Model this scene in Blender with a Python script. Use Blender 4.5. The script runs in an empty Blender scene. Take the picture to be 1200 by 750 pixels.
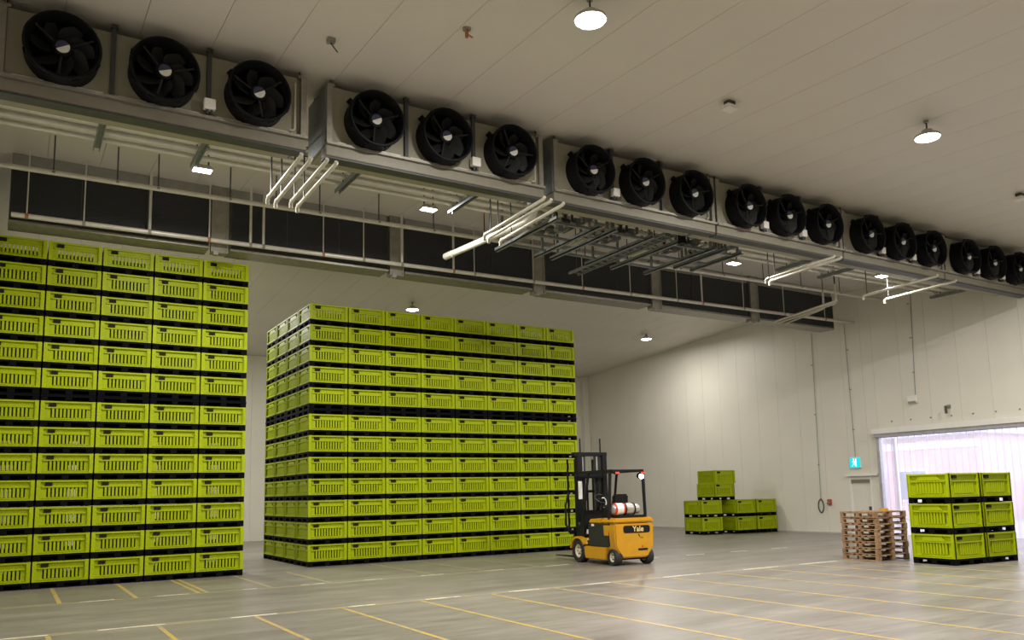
import bpy, bmesh, math, random
from mathutils import Vector, Matrix
random.seed(7)
SC = bpy.context.scene
COL = SC.collection
R = math.radians

# ---------------------------------------------------------------- camera
def set_camera():
    yaw, pitch, roll = R(31.485), R(7.45), R(-1.28)
    f = Vector((math.sin(yaw)*math.cos(pitch), math.cos(yaw)*math.cos(pitch), math.sin(pitch)))
    r = Vector((math.cos(yaw), -math.sin(yaw), 0)); u = r.cross(f)
    r2 = r*math.cos(roll) + u*math.sin(roll); u2 = -r*math.sin(roll) + u*math.cos(roll)
    cd = bpy.data.cameras.new('camera'); cd.sensor_width = 36; cd.lens = 962/1200*36
    cd.shift_y = 78.5/1200; cd.clip_end = 400
    co = bpy.data.objects.new('camera', cd); COL.objects.link(co)
    m = Matrix((r2, u2, -f)).transposed().to_4x4(); m.translation = (0, 0, 1.896)
    co.matrix_world = m
    SC.camera = co
set_camera()
# ---------------------------------------------------------------- world (overcast daylight outside)
W = bpy.data.worlds.new('overcast'); SC.world = W; W.use_nodes = True
bg = W.node_tree.nodes['Background']; bg.inputs[0].default_value = (0.86, 0.92, 1.0, 1); bg.inputs[1].default_value = 4.2
# ---------------------------------------------------------------- exposure
vs = SC.view_settings
vs.view_transform = 'Standard'; vs.look = 'None'; vs.exposure = 0.14; vs.gamma = 1.0; vs.use_curve_mapping = False
LAMP = 1.0          # master level of the LED fixtures
HIGHBAY_W, NEAR_FILL_W, GANTRY_W, REAR_W = 880*LAMP, 220*LAMP, 320*LAMP, 300*LAMP
LAMP_COL = (1.0, 0.955, 0.885)

# ---------------------------------------------------------------- mesh helper
class MB:
    def __init__(s): s.v = []; s.f = []
    def add(s, vs, fs):
        n = len(s.v); s.v += [tuple(p) for p in vs]; s.f += [tuple(i+n for i in f) for f in fs]; return s
    def box(s, x0, x1, y0, y1, z0, z1, m=None):
        vs = [(x0,y0,z0),(x1,y0,z0),(x1,y1,z0),(x0,y1,z0),(x0,y0,z1),(x1,y0,z1),(x1,y1,z1),(x0,y1,z1)]
        if m is not None: vs = [m @ Vector(p) for p in vs]
        return s.add(vs, [(3,2,1,0),(4,5,6,7),(0,1,5,4),(1,2,6,5),(2,3,7,6),(3,0,4,7)])
    def prism(s, poly, a, b, axis='y'):
        """poly: 2-D outline; extruded from a to b along axis"""
        n = len(poly)
        def P(p, t): return {'x':(t,p[0],p[1]), 'y':(p[0],t,p[1]), 'z':(p[0],p[1],t)}[axis]
        vs = [P(p,a) for p in poly] + [P(p,b) for p in poly]
        fs = [tuple(range(n)), tuple(range(2*n-1, n-1, -1))] + [(i,i+n,(i+1)%n+n,(i+1)%n) for i in range(n)]
        return s.add(vs, fs)
    def cyl(s, p0, p1, r, n=12, r1=None):
        p0, p1 = Vector(p0), Vector(p1); r1 = r if r1 is None else r1
        d = (p1-p0).normalized(); a = d.orthogonal().normalized(); b = d.cross(a)
        vs = []
        for p, q in ((p0,r),(p1,r1)):
            for i in range(n):
                t = 2*math.pi*i/n; vs.append(p + a*math.cos(t)*q + b*math.sin(t)*q)
        fs = [(i,(i+1)%n,(i+1)%n+n,i+n) for i in range(n)] + [tuple(range(n-1,-1,-1)), tuple(range(n,2*n))]
        return s.add(vs, fs)
    def tube(s, pts, r, n=10):
        pts = [Vector(p) for p in pts]; k = len(pts); vs = []; ref = None
        for i, p in enumerate(pts):
            d = (pts[min(i+1,k-1)] - pts[max(i-1,0)]).normalized()
            a = (ref - d*ref.dot(d)).normalized() if ref is not None and (ref - d*ref.dot(d)).length > 1e-4 else d.orthogonal().normalized()
            ref = a; b = d.cross(a)
            c = 1.0
            if 0 < i < k-1:
                h = (pts[i+1]-p).normalized().dot((p-pts[i-1]).normalized()); c = 1/math.sqrt(max(.3,(1+h)/2))
            for j in range(n):
                t = 2*math.pi*j/n; vs.append(p + (a*math.cos(t) + b*math.sin(t))*r*(c if 0 < i < k-1 else 1))
        fs = [(i*n+j, i*n+(j+1)%n, (i+1)*n+(j+1)%n, (i+1)*n+j) for i in range(k-1) for j in range(n)]
        fs += [tuple(range(n-1,-1,-1)), tuple(range((k-1)*n, k*n))]
        return s.add(vs, fs)
    def lathe(s, prof, n=32, axis='y', c=(0,0,0), closed=False):
        """prof: (radius, position along axis)"""
        vs = []; k = len(prof)
        for r, h in prof:
            for i in range(n):
                t = 2*math.pi*i/n; x, z = r*math.cos(t), r*math.sin(t)
                p = {'y':(x,h,z), 'x':(h,x,z), 'z':(x,z,h)}[axis]
                vs.append((p[0]+c[0], p[1]+c[1], p[2]+c[2]))
        fs = [(i*n+j, i*n+(j+1)%n, (i+1)*n+(j+1)%n, (i+1)*n+j) for i in range(k-1) for j in range(n)]
        if closed: fs += [((k-1)*n+j, (k-1)*n+(j+1)%n, (j+1)%n, j) for j in range(n)]
        else: fs += [tuple(range(n-1,-1,-1)), tuple(range((k-1)*n, k*n))]
        return s.add(vs, fs)
    def mesh(s, name, mat, smooth=False, bevel=0):
        me = bpy.data.meshes.new(name); me.from_pydata(s.v, [], s.f)
        bm = bmesh.new(); bm.from_mesh(me)
        bmesh.ops.recalc_face_normals(bm, faces=bm.faces[:])
        if bevel:
            ed = [e for e in bm.edges if len(e.link_faces) == 2 and e.calc_face_angle(0) > .6]
            bmesh.ops.bevel(bm, geom=ed, offset=bevel, segments=2, affect='EDGES', clamp_overlap=True)
        bm.to_mesh(me); bm.free(); me.materials.append(mat)
        if smooth:
            me.polygons.foreach_set('use_smooth', [True]*len(me.polygons)); me.set_sharp_from_angle(angle=R(38))
        return me
    def build(s, name, mat, parent=None, loc=(0,0,0), smooth=False, bevel=0):
        return link(name, s.mesh(name, mat, smooth, bevel), parent, loc)
def link(name, data, parent=None, loc=(0,0,0), rot=None):
    o = bpy.data.objects.new(name, data); COL.objects.link(o); o.location = loc
    if rot: o.rotation_euler = rot
    if parent: o.parent = parent
    return o
def tag(o, label=None, cat=None, group=None, kind=None):
    if label: o['label'] = label
    if cat: o['category'] = cat
    if group: o['group'] = group
    if kind: o['kind'] = kind
    return o
def empty(name, loc=(0,0,0), rz=0): return link(name, None, None, loc, (0,0,rz))
def copy_tree(o, parent=None):
    c = o.copy(); COL.objects.link(c); c.parent = parent
    for ch in KIDS.get(o.name, ()): copy_tree(ch, c)
    return c
KIDS = {}
def index_kids(root):
    def rec(o):
        KIDS[o.name] = list(o.children)
        for c in o.children: rec(c)
    rec(root)

# ---------------------------------------------------------------- materials
def new_mat(name):
    m = bpy.data.materials.new(name); m.use_nodes = True
    return m, m.node_tree.nodes, m.node_tree.links, m.node_tree.nodes['Principled BSDF']
def mat(name, col, rough=.5, metal=0, var=.12, scale=6, bump=0, bscale=40, stretch=(1,1,1), rand=0, spec=.5, coat=0):
    m, N, L, P = new_mat(name)
    tc = N.new('ShaderNodeTexCoord'); mp = N.new('ShaderNodeMapping'); mp.inputs['Scale'].default_value = stretch
    L.new(tc.outputs['Object'], mp.inputs['Vector'])
    nz = N.new('ShaderNodeTexNoise'); nz.inputs['Scale'].default_value = scale; nz.inputs['Detail'].default_value = 5
    L.new(mp.outputs[0], nz.inputs['Vector'])
    cr = N.new('ShaderNodeValToRGB'); a, b = cr.color_ramp.elements
    a.position, b.position = .3, .7
    a.color = [c*(1-var) for c in col] + [1]; b.color = [min(1, c*(1+var)) for c in col] + [1]
    L.new(nz.outputs[0], cr.inputs[0]); src = cr.outputs[0]
    if rand:
        oi = N.new('ShaderNodeObjectInfo'); hs = N.new('ShaderNodeHueSaturation'); mr = N.new('ShaderNodeMapRange')
        mr.inputs[3].default_value = 1-rand; mr.inputs[4].default_value = 1+rand
        L.new(oi.outputs['Random'], mr.inputs[0]); L.new(mr.outputs[0], hs.inputs['Value']); L.new(src, hs.inputs['Color']); src = hs.outputs[0]
    L.new(src, P.inputs['Base Color'])
    P.inputs['Roughness'].default_value = rough; P.inputs['Metallic'].default_value = metal
    P.inputs['Specular IOR Level'].default_value = spec; P.inputs['Coat Weight'].default_value = coat
    if bump:
        n2 = N.new('ShaderNodeTexNoise'); n2.inputs['Scale'].default_value = bscale; L.new(mp.outputs[0], n2.inputs['Vector'])
        bp = N.new('ShaderNodeBump'); bp.inputs['Strength'].default_value = bump; bp.inputs['Distance'].default_value = .02
        L.new(n2.outputs[0], bp.inputs['Height']); L.new(bp.outputs[0], P.inputs['Normal'])
    return m
def emit(name, col, s):
    m, N, L, P = new_mat(name)
    P.inputs['Base Color'].default_value = (*[min(.6,c*.5) for c in col],1); P.inputs['Emission Color'].default_value = (*col,1); P.inputs['Emission Strength'].default_value = s
    return m
def panel_mat(name, col, axis, rough=.38, ribs=11.0, var=.03):
    """painted sandwich panel: faint micro-ribs and very light soiling"""
    m = mat(name, col, rough, var=var, scale=.6)
    N, L = m.node_tree.nodes, m.node_tree.links; P = N['Principled BSDF']
    tc = N.new('ShaderNodeTexCoord'); wv = N.new('ShaderNodeTexWave'); wv.bands_direction = axis
    wv.inputs['Scale'].default_value = ribs; wv.inputs['Distortion'].default_value = 0
    L.new(tc.outputs['Object'], wv.inputs['Vector'])
    bp = N.new('ShaderNodeBump'); bp.inputs['Strength'].default_value = .25; bp.inputs['Distance'].default_value = .004
    L.new(wv.outputs['Fac'], bp.inputs['Height']); L.new(bp.outputs[0], P.inputs['Normal'])
    return m
def concrete():
    m, N, L, P = new_mat('sealed_concrete')
    tc = N.new('ShaderNodeTexCoord')
    def noise(scale, st, det=6, rgh=.6):
        mp = N.new('ShaderNodeMapping'); mp.inputs['Scale'].default_value = st; L.new(tc.outputs['Object'], mp.inputs[0])
        n = N.new('ShaderNodeTexNoise'); n.inputs['Scale'].default_value = scale; n.inputs['Detail'].default_value = det; n.inputs['Roughness'].default_value = rgh
        L.new(mp.outputs[0], n.inputs['Vector']); return n.outputs[0]
    a = noise(.9, (.35,1.6,1)); b = noise(5, (.22,3.0,1)); c = noise(.22, (1,1,1), 3)
    def mix(t, A, B, f=None, fac=.5):
        x = N.new('ShaderNodeMix'); x.data_type = 'RGBA'; x.blend_type = t; x.inputs[0].default_value = fac
        if f is not None: L.new(f, x.inputs[0])
        for s_, v in ((6,A),(7,B)):
            if hasattr(v,'links'): L.new(v, x.inputs[s_])
            else: x.inputs[s_].default_value = v
        return x.outputs[2]
    def ramp(v, p0, p1, c0, c1):
        r = N.new('ShaderNodeValToRGB'); e = r.color_ramp.elements; e[0].position, e[1].position = p0, p1
        e[0].color, e[1].color = (*c0,1), (*c1,1); L.new(v, r.inputs[0]); return r.outputs[0]
    base = ramp(a, .3, .72, (.165,.150,.134), (.275,.253,.226))
    streak = ramp(b, .35, .68, (.74,.74,.74), (1.18,1.17,1.16))
    big = ramp(c, .3, .7, (.86,.86,.86), (1.1,1.1,1.1))
    col = mix('MULTIPLY', mix('MULTIPLY', base, streak, fac=1), big, fac=1)
    L.new(col, P.inputs['Base Color'])
    rr = N.new('ShaderNodeMapRange'); rr.inputs[3].default_value = .26; rr.inputs[4].default_value = .46
    L.new(b, rr.inputs[0]); L.new(rr.outputs[0], P.inputs['Roughness'])
    bp = N.new('ShaderNodeBump'); bp.inputs['Strength'].default_value = .12; bp.inputs['Distance'].default_value = .01
    L.new(b, bp.inputs['Height']); L.new(bp.outputs[0], P.inputs['Normal'])
    return m
def worn_paint(name, col, wear=.5):
    m, N, L, P = new_mat(name)
    tc = N.new('ShaderNodeTexCoord'); n = N.new('ShaderNodeTexNoise'); n.inputs['Scale'].default_value = 5; n.inputs['Detail'].default_value = 8
    L.new(tc.outputs['Object'], n.inputs['Vector'])
    r = N.new('ShaderNodeValToRGB'); e = r.color_ramp.elements
    e[0].position, e[1].position = wear-.1, wear+.1
    e[0].color = (.31,.29,.25,1); e[1].color = (*col,1)
    L.new(n.outputs[0], r.inputs[0]); L.new(r.outputs[0], P.inputs['Base Color']); P.inputs['Roughness'].default_value = .35
    return m
def fins(name, col):
    m, N, L, P = new_mat(name)
    tc = N.new('ShaderNodeTexCoord'); wv = N.new('ShaderNodeTexWave'); wv.bands_direction = 'Z'; wv.inputs['Scale'].default_value = 9
    L.new(tc.outputs['Object'], wv.inputs['Vector'])
    r = N.new('ShaderNodeValToRGB'); r.color_ramp.elements[0].color = [c*.5 for c in col]+[1]; r.color_ramp.elements[1].color = (*col,1)
    L.new(wv.outputs['Fac'], r.inputs[0]); L.new(r.outputs[0], P.inputs['Base Color']); P.inputs['Roughness'].default_value = .6
    bp = N.new('ShaderNodeBump'); bp.inputs['Strength'].default_value = .5; bp.inputs['Distance'].default_value = .01
    L.new(wv.outputs['Fac'], bp.inputs['Height']); L.new(bp.outputs[0], P.inputs['Normal'])
    return m
def curtain_pvc():
    m, N, L, P = new_mat('clear_pvc'); out = N['Material Output']
    tr = N.new('ShaderNodeBsdfTransparent'); tr.inputs[0].default_value = (.85,.81,.90,1)
    tl = N.new('ShaderNodeBsdfTranslucent'); tl.inputs[0].default_value = (.92,.88,.95,1)
    gl = N.new('ShaderNodeBsdfGlossy'); gl.inputs[0].default_value = (1,1,1,1); gl.inputs['Roughness'].default_value = .15
    m1 = N.new('ShaderNodeMixShader'); m1.inputs[0].default_value = .26; L.new(tr.outputs[0], m1.inputs[1]); L.new(tl.outputs[0], m1.inputs[2])
    m2 = N.new('ShaderNodeMixShader'); m2.inputs[0].default_value = .05; L.new(m1.outputs[0], m2.inputs[1]); L.new(gl.outputs[0], m2.inputs[2])
    L.new(m2.outputs[0], out.inputs[0]); return m
def wood():
    m, N, L, P = new_mat('pallet_wood')
    tc = N.new('ShaderNodeTexCoord'); mp = N.new('ShaderNodeMapping'); mp.inputs['Scale'].default_value = (2,14,14)
    L.new(tc.outputs['Object'], mp.inputs[0])
    n = N.new('ShaderNodeTexNoise'); n.inputs['Scale'].default_value = 3; n.inputs['Detail'].default_value = 6; L.new(mp.outputs[0], n.inputs[0])
    r = N.new('ShaderNodeValToRGB'); r.color_ramp.elements[0].color = (.17,.09,.045,1); r.color_ramp.elements[1].color = (.42,.27,.155,1)
    r.color_ramp.elements[0].position = .3; r.color_ramp.elements[1].position = .7
    L.new(n.outputs[0], r.inputs[0])
    oi = N.new('ShaderNodeObjectInfo'); hs = N.new('ShaderNodeHueSaturation'); mr = N.new('ShaderNodeMapRange'); mr.inputs[3].default_value = .75; mr.inputs[4].default_value = 1.2
    L.new(oi.outputs['Random'], mr.inputs[0]); L.new(mr.outputs[0], hs.inputs['Value']); L.new(r.outputs[0], hs.inputs['Color'])
    L.new(hs.outputs[0], P.inputs['Base Color']); P.inputs['Roughness'].default_value = .8
    return m
M = dict(
    floor=concrete(),
    wall_x=panel_mat('wall_panel_end', (.70,.675,.60), 'Y'), wall_y=panel_mat('wall_panel_back', (.70,.675,.60), 'X'),
    ceil=panel_mat('ceiling_panel', (.68,.645,.575), 'X', rough=.45),
    joint=mat('joint_sealant', (.46,.44,.38), .8),
    green=mat('lime_plastic', (.335,.412,.0012), .5, var=.05, scale=3, rand=.06, spec=.2),
    black=mat('black_plastic', (.003,.003,.004), .8, var=.2, spec=.08),
    tagp=mat('dark_label_plate', (.012,.012,.011), .7, spec=.15),
    casing=mat('cooler_casing', (.27,.253,.188), .45, var=.06, scale=2),
    steel=mat('galvanised_steel', (.30,.285,.245), .45, .45, var=.15, scale=8),
    greysteel=mat('grey_channel', (.22,.24,.25), .5, .4, var=.15),
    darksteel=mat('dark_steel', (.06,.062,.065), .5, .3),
    pipe=mat('pipe_cladding', (.62,.60,.53), .35, .2, var=.08),
    white_pipe=mat('white_pvc_pipe', (.58,.555,.46), .35, var=.04),
    copper=mat('copper_rust', (.35,.14,.06), .6),
    fan=mat('fan_black', (.005,.0055,.007), .55, var=.2, spec=.15),
    blade=mat('fan_blade_grey', (.020,.021,.020), .6, var=.15, spec=.2),
    badge_b=mat('badge_navy', (.03,.035,.09), .4), badge_w=mat('badge_white', (.75,.75,.72), .4),
    coil=fins('coil_fins', (.022,.023,.026)),
    tray=mat('drip_tray', (.20,.185,.145), .45, .1, var=.06), shade=mat('grey_blanking', (.27,.27,.24), .6, var=.08),
    lamp=emit('led_lens', (1,.95,.86), 18), lampbody=mat('lamp_housing', (.5,.5,.48), .4, .5),
    yellow=mat('forklift_yellow', (.62,.31,.014), .32, var=.07, scale=4, coat=.2), tyre=mat('tyre_rubber', (.018,.018,.018), .75, bump=.3),
    rim=mat('rim_cream', (.62,.56,.44), .45), fblack=mat('forklift_black', (.010,.010,.012), .45, var=.2, spec=.25), fgrey=mat('forklift_grey', (.022,.024,.024), .5),
    silver=mat('gas_bottle_grey', (.50,.49,.45), .35, .5), red=mat('red_label', (.55,.03,.02), .4), redlens=emit('red_tail_lens', (1,.07,.04), .8),
    flood=emit('forklift_flood', (.85,.93,1), 60), gold=mat('pale_gold_lettering', (.85,.62,.25), .4), sticker=mat('white_sticker', (.75,.75,.72), .5),
    wood=wood(), pvc=curtain_pvc(), jamb=mat('grey_jamb', (.42,.41,.44), .45, .3), white=mat('white_enamel', (.78,.76,.72), .35, var=.03),
    signg=emit('exit_green', (.0,.50,.56), 1.15), signw=emit('exit_white', (.9,1,1), 1.5),
    yline=worn_paint('yellow_floor_paint', (.52,.36,.09), .44), yfaint=worn_paint('faded_yellow_paint', (.45,.34,.13), .50), wline=worn_paint('white_floor_paint', (.80,.77,.70), .42),
    redrose=mat('red_hose_fitting', (.45,.08,.05), .5), hose=mat('black_hose', (.02,.02,.02), .5), cable=mat('dark_cable', (.05,.05,.05), .6),
    asphalt=mat('yard_asphalt', (.20,.19,.18), .9), brick=mat('pink_render', (.56,.36,.32), .8, var=.15, scale=1.5), bwhite=mat('white_cladding', (.75,.74,.76), .6), glass=mat('dark_window', (.10,.13,.16), .1), roofm=mat('grey_roof', (.35,.35,.36), .6),
)

# ---------------------------------------------------------------- setting
XL, XE, YB, YFRONT, YR = -.80, 29.40, 39.5, -7.0, 21.4
def ceil_z(y): return 9.95 - (.050*(YR-y) if y < YR else .065*(y-YR))
fl = MB().box(XL-.2, XE, YFRONT-.2, YB+.2, -.2, 0).build('floor', M['floor']); tag(fl, 'worn grey sealed concrete warehouse floor with painted bay lines', 'floor', kind='structure')
def marking(x0, x1, y0, y1, m, name='floor_marking'): MB().box(x0, x1, y0, y1, 0, .003).build(name, M[m], fl)
# aisle line with worn white dashes, then the bay lines
MB().box(-.7, 21, 14.20, 14.215, 0, .002).build('floor_joint', M['joint'], fl)
marking(-.7, 20.8, 14.06, 14.12, 'yfaint')
for a, b in ((.0,.6),(1.25,2.2),(3.2,3.95),(5.2,5.7),(6.7,7.42),(8.5,9.2),(10.3,11.0),(12.5,13.6),(15.0,16.2),(17.0,18.4),(19.2,20.4)): marking(a, b, 14.125, 14.195, 'wline')
for k in range(-1, 19):
    x = 2.08 + 1.49*k; marking(x-.035, x+.035, -4, 14.05, 'yline')
marking(-.7, 12.5, 18.32, 18.37, 'yfaint')
for a, b in ((1.3,1.9),(2.65,3.3),(4.4,4.7),(5.65,6.2),(7.1,7.6),(8.6,9.2),(10.4,10.9),(12.2,12.9),(15.4,16.1),(17.2,17.9),(19.0,19.7),(20.8,21.5)): marking(a, b, 18.38, 18.44, 'wline')
for x in (.95,2.3,3.5,3.67,5.0,6.35): marking(x-.04, x+.04, 18.4, 21.9, 'yline' if x < 4 else 'yfaint')
for x in (9.0,10.4,12.0): marking(x-.03, x+.03, 18.4, 22.7, 'yfaint')

# ceiling: two gently sloping decks of long insulated panels, ridge over the pipe gallery
cb = MB()
for a, b in ((YFRONT-.2, YR), (YR, YB+.2)):
    za, zb = ceil_z(a)+.06, ceil_z(b)+.06
    cb.add([(XL-.2,a,za),(XE+.2,a,za),(XE+.2,b,zb),(XL-.2,b,zb),(XL-.2,a,za+.15),(XE+.2,a,za+.15),(XE+.2,b,zb+.15),(XL-.2,b,zb+.15)],
           [(3,2,1,0),(4,5,6,7),(0,1,5,4),(1,2,6,5),(2,3,7,6),(3,0,4,7)])
ce = cb.build('ceiling', M['joint']); tag(ce, 'pale cream insulated panel ceiling with long straight joints', 'ceiling', kind='structure')
CP = 1.10
for a, b in ((YFRONT, YR-.004), (YR+.004, YB)):
    g = .004; za, zb = ceil_z(a), ceil_z(b)
    me = MB().add([(g,a,za),(CP-g,a,za),(CP-g,b,zb),(g,b,zb),(g,a,za+.06),(CP-g,a,za+.06),(CP-g,b,zb+.06),(g,b,zb+.06)],
           [(3,2,1,0),(4,5,6,7),(0,1,5,4),(1,2,6,5),(2,3,7,6),(3,0,4,7)]).mesh('ceiling_panel', M['ceil'])
    x = 9.20 - 10*CP
    while x < XE: link('ceiling_panel', me, ce, (x,0,0)); x += CP

# end wall (right), with a loading door and a personnel door
DY0, DY1, DZ = 13.4, 20.22, 3.95          # loading door opening
PY0, PY1, PZ = 20.72, 21.66, 2.08         # personnel door opening
wb = MB()
def wall_piece(mb, y0, y1, z0, x0, x1, zoff=.02):
    mb.add([(x0,y0,z0),(x1,y0,z0),(x1,y1,z0),(x0,y1,z0),(x0,y0,ceil_z(y0)+zoff),(x1,y0,ceil_z(y0)+zoff),(x1,y1,ceil_z(y1)+zoff),(x0,y1,ceil_z(y1)+zoff)],
           [(3,2,1,0),(4,5,6,7),(0,1,5,4),(1,2,6,5),(2,3,7,6),(3,0,4,7)])
for a, b, z in ((YFRONT,DY0,0),(DY0,DY1,DZ),(DY1,PY0,0),(PY0,YR,PZ),(YR,PY1,PZ),(PY1,YB,0)):
    if b > a: wall_piece(wb, a, b, z, XE+.03, XE+.16)
we = wb.build('wall_right', M['joint']); tag(we, 'cream insulated panel end wall beside the loading door', 'wall', kind='structure')
def wall_panel(y0, y1, z0):
    mb = MB(); g = .003; wall_piece(mb, y0+g, y1-g, z0, XE, XE+.03, -.002); mb.build('wall_panel', M['wall_x'], we)
ys = [YFRONT]
while ys[-1]+1.15 < DY0-.3: ys.append(ys[-1]+1.15)
ys += [DY0]; n = 6; ys += [DY0+(DY1-DY0)*k/n for k in range(1,n+1)] + [PY0, PY1]
while ys[-1]+1.16 < YB-.3: ys.append(ys[-1]+1.16)
ys.append(YB)
for a, b in zip(ys, ys[1:]):
    mid = (a+b)/2; wall_panel(a, b, DZ if DY0 < mid < DY1 else PZ if PY0 < mid < PY1 else 0)
# back wall
zb = ceil_z(YB)
wk = MB().box(XL-.2, XE+.16, YB+.03, YB+.18, 0, zb+.06).build('wall_back', M['joint']); tag(wk, 'cream insulated panel back wall behind the crate blocks', 'wall', kind='structure')
me = MB().box(.003, 1.157, YB, YB+.03, 0, zb-.01).mesh('wall_panel', M['wall_y'])
x = XE-1.16
while x > XL-1.2: link('wall_panel', me, wk, (x,0,0)); x -= 1.16
co = MB().box(XE-.42, XE-.02, YB-.30, YB-.01, 0, ceil_z(YB-.3)-.01).build('column_casing', M['wall_y'], wk)
# left and front walls (mostly outside the frame)
wl = MB(); wall_piece(wl, YFRONT, YR, 0, XL-.15, XL); wall_piece(wl, YR, YB, 0, XL-.15, XL)
tag(wl.build('wall_left', M['wall_x']), 'cream panel side wall next to the tall crate block', 'wall', kind='structure')
tag(MB().box(XL-.2, XE+.16, YFRONT-.15, YFRONT, 0, ceil_z(YFRONT)+.06).build('wall_front', M['wall_y']), 'cream panel wall closing the near side of the hall', 'wall', kind='structure')
# kerb along the end wall
tag(MB().box(XE-.05, XE, 21.8, YB-.3, 0, .05).build('baseboard_right', M['joint']), 'low grey sealant cove at the foot of the end wall', 'baseboard', kind='structure')

# ---------------------------------------------------------------- crates
CW = 1.145
def side_panel_mesh(h, w=CW, name='side_panel', lip=False):
    """one wall of a crate, local x along the wall, outer face towards -y, y=0 is the outer plane of the crate"""
    z0, z1 = .155, h-.012; H = z1-z0; hw = w/2-.082; mb = MB()
    zs0, zs1, zl = z0+.15*H, z0+.63*H, z0+.70*H
    y0, y1 = .050, .066
    mb.box(-hw, hw, y0, y1, z0+.02, zs0)                                   # lower band
    mb.box(-hw, hw, y0-.030, y0, z0+.03, z0+.055)                          # bottom rib
    n = 10; sw = .030; x0, x1 = -.35, .37; p = (x1-x0)/(n-1)
    prev = -hw
    for k in range(n):
        xs = x0+k*p-sw/2; mb.box(prev, xs, y0, y1, zs0, zs1); prev = xs+sw
    mb.box(prev, hw, y0, y1, zs0, zs1)
    for k in range(n-1): mb.box(x0+k*p+.018, x0+(k+1)*p-.018, y0-.022, y0, zs0, zs1)      # proud slats
    mb.box(-hw, hw, y0, y1, zs1, zl)
    mb.box(-hw+.02, hw-.02, y0-.034, y0, zl-.028, zl)                      # ledge of the drop door
    mb.box(-hw, hw, y0+.004, y1+.004, zl, z1-.03)                          # recessed top band
    for s in (-1,1): mb.box(s*hw-.02 if s > 0 else -hw, hw if s > 0 else -hw+.02, y0-.006, y0, zs0-.05, z1-.04)
    if lip: mb.prism([(-.33,zl+.01),(.33,zl+.01),(.24,z1-.045),(-.24,z1-.045)], y0-.030, y0+.010, 'y')
    return mb.mesh(name, M['green'])
def frame_mesh(h, w=CW):
    mb = MB(); a = w/2; z0 = .15
    for sx in (-1,1):
        for sy in (-1,1):
            x0, x1 = sorted((sx*a, sx*(a-.082))); y0, y1 = sorted((sy*a, sy*(a-.05))); mb.box(x0, x1, y0, y1, z0, h)
            x0, x1 = sorted((sx*a, sx*(a-.05))); y0, y1 = sorted((sy*a, sy*(a-.082))); mb.box(x0, x1, y0, y1, z0+.002, h-.001)
            for t in (.3,.5,.7): mb.box(sx*(a-.06)-.012, sx*(a-.06)+.012, sy*a-.006, sy*a+.006, z0+(h-z0)*t-.02, z0+(h-z0)*t+.02)
    b = a-.05
    for s in (-1,1):
        y0, y1 = sorted((s*(a-.004), s*(a-.05))); mb.box(-b, b, y0, y1, h-.042, h-.004); mb.box(-b, b, y0, y1, z0, z0+.026)
        mb.box(y0, y1, -b, b, h-.043, h-.005); mb.box(y0, y1, -b, b, z0, z0+.025)
    mb.box(-b, b, -b, b, z0, z0+.014)                                      # floor of the bin
    return mb.mesh('crate_frame', M['green'])
def base_mesh(w=CW, hgt=.15, light_stop=False):
    mb = MB(); a = w/2-.004
    mb.box(-a, a, -a, a, hgt-.05, hgt)
    for x in (-a+.075, 0, a-.075):
        for y in (-a+.075, 0, a-.075): mb.box(x-.075, x+.075, y-.075, y+.075, .016, hgt-.05)
    for t in (-a+.06, 0, a-.06): mb.box(-a, a, t-.055, t+.055, 0, .018); mb.box(t-.055, t+.055, -a, a, .001, .017)
    if light_stop: mb.box(-a, a, -.02, .02, .016, hgt-.05)  # added bar that stops light showing through the pallet openings
    return mb.mesh('pallet_base', M['black'])
def make_crate_parts(h):
    return dict(h=h, base=base_mesh(light_stop=h < .65), frame=frame_mesh(h), front=side_panel_mesh(h), side=side_panel_mesh(h, lip=True),
                plate=MB().box(-.075,.075,-.004,.05,-.038,.038).mesh('label_plate', M['tagp']))
KLOW, KTALL = make_crate_parts(.612), make_crate_parts(.72)
def crate(K, x, y, z, rz, label, group, base=True, plates=True, full=True, name='stacking_crate'):
    c = empty(name, (x,y,z), rz); tag(c, label, 'crate', group)
    if base: link('pallet_base', K['base'], c)
    dz = 0 if base else -.15
    link('crate_frame', K['frame'], c, (0,0,dz))
    a = CW/2
    for k, ang in enumerate((0, R(90), R(180), R(270))):
        nx, ny = math.sin(ang)*a, -math.cos(ang)*a
        link('side_panel', K['side'] if k in (1,3) else K['front'], c, (nx,ny,dz), (0,0,ang))
        if plates and k in (0,2):
            p = Vector((-.325, .018, K['h']-.092)); p.rotate(Matrix.Rotation(ang,3,'Z')); link('label_plate', K['plate'], c, (nx+p.x, ny+p.y, p.z+dz), (0,0,ang))
    return c
ORD = ['bottom','second','third','fourth','fifth','sixth','seventh','eighth','ninth','tenth','eleventh','twelfth','thirteenth']
NTH = ['first','second','third','fourth','fifth','sixth','seventh','eighth']
PITCH, EXTRA = .617, .149
def spacer(x, y, z, label, group):
    t = link('plastic_pallet', None, None, (x,y,z)); tag(t, label, 'pallet', group)
    link('deck', PAL_DECK, t)
    for dx in (-.5,0,.5):
        for dy in (-.5,0,.5): link('foot', PAL_FOOT, t, (dx,dy,0))
    for dy in (-.5,0,.5): link('runner', PAL_RUN, t, (0,dy,0))
    link('light_stop', PAL_LIGHT_STOP, t)
PAL_DECK = MB().box(-.578,.578,-.578,.578,.092,.142).mesh('deck', M['black'])
PAL_FOOT = MB().box(-.07,.07,-.07,.07,.016,.092).mesh('foot', M['black'])
PAL_LIGHT_STOP = MB().box(-.56,.56,-.02,.02,.016,.092).mesh('light_stop', M['black'])  # added cross bar, keeps the spacer openings dark
PAL_RUN = MB().box(-.578,.578,-.055,.055,0,.016).mesh('runner', M['black'])
LX, LY = .53, 21.95
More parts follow.
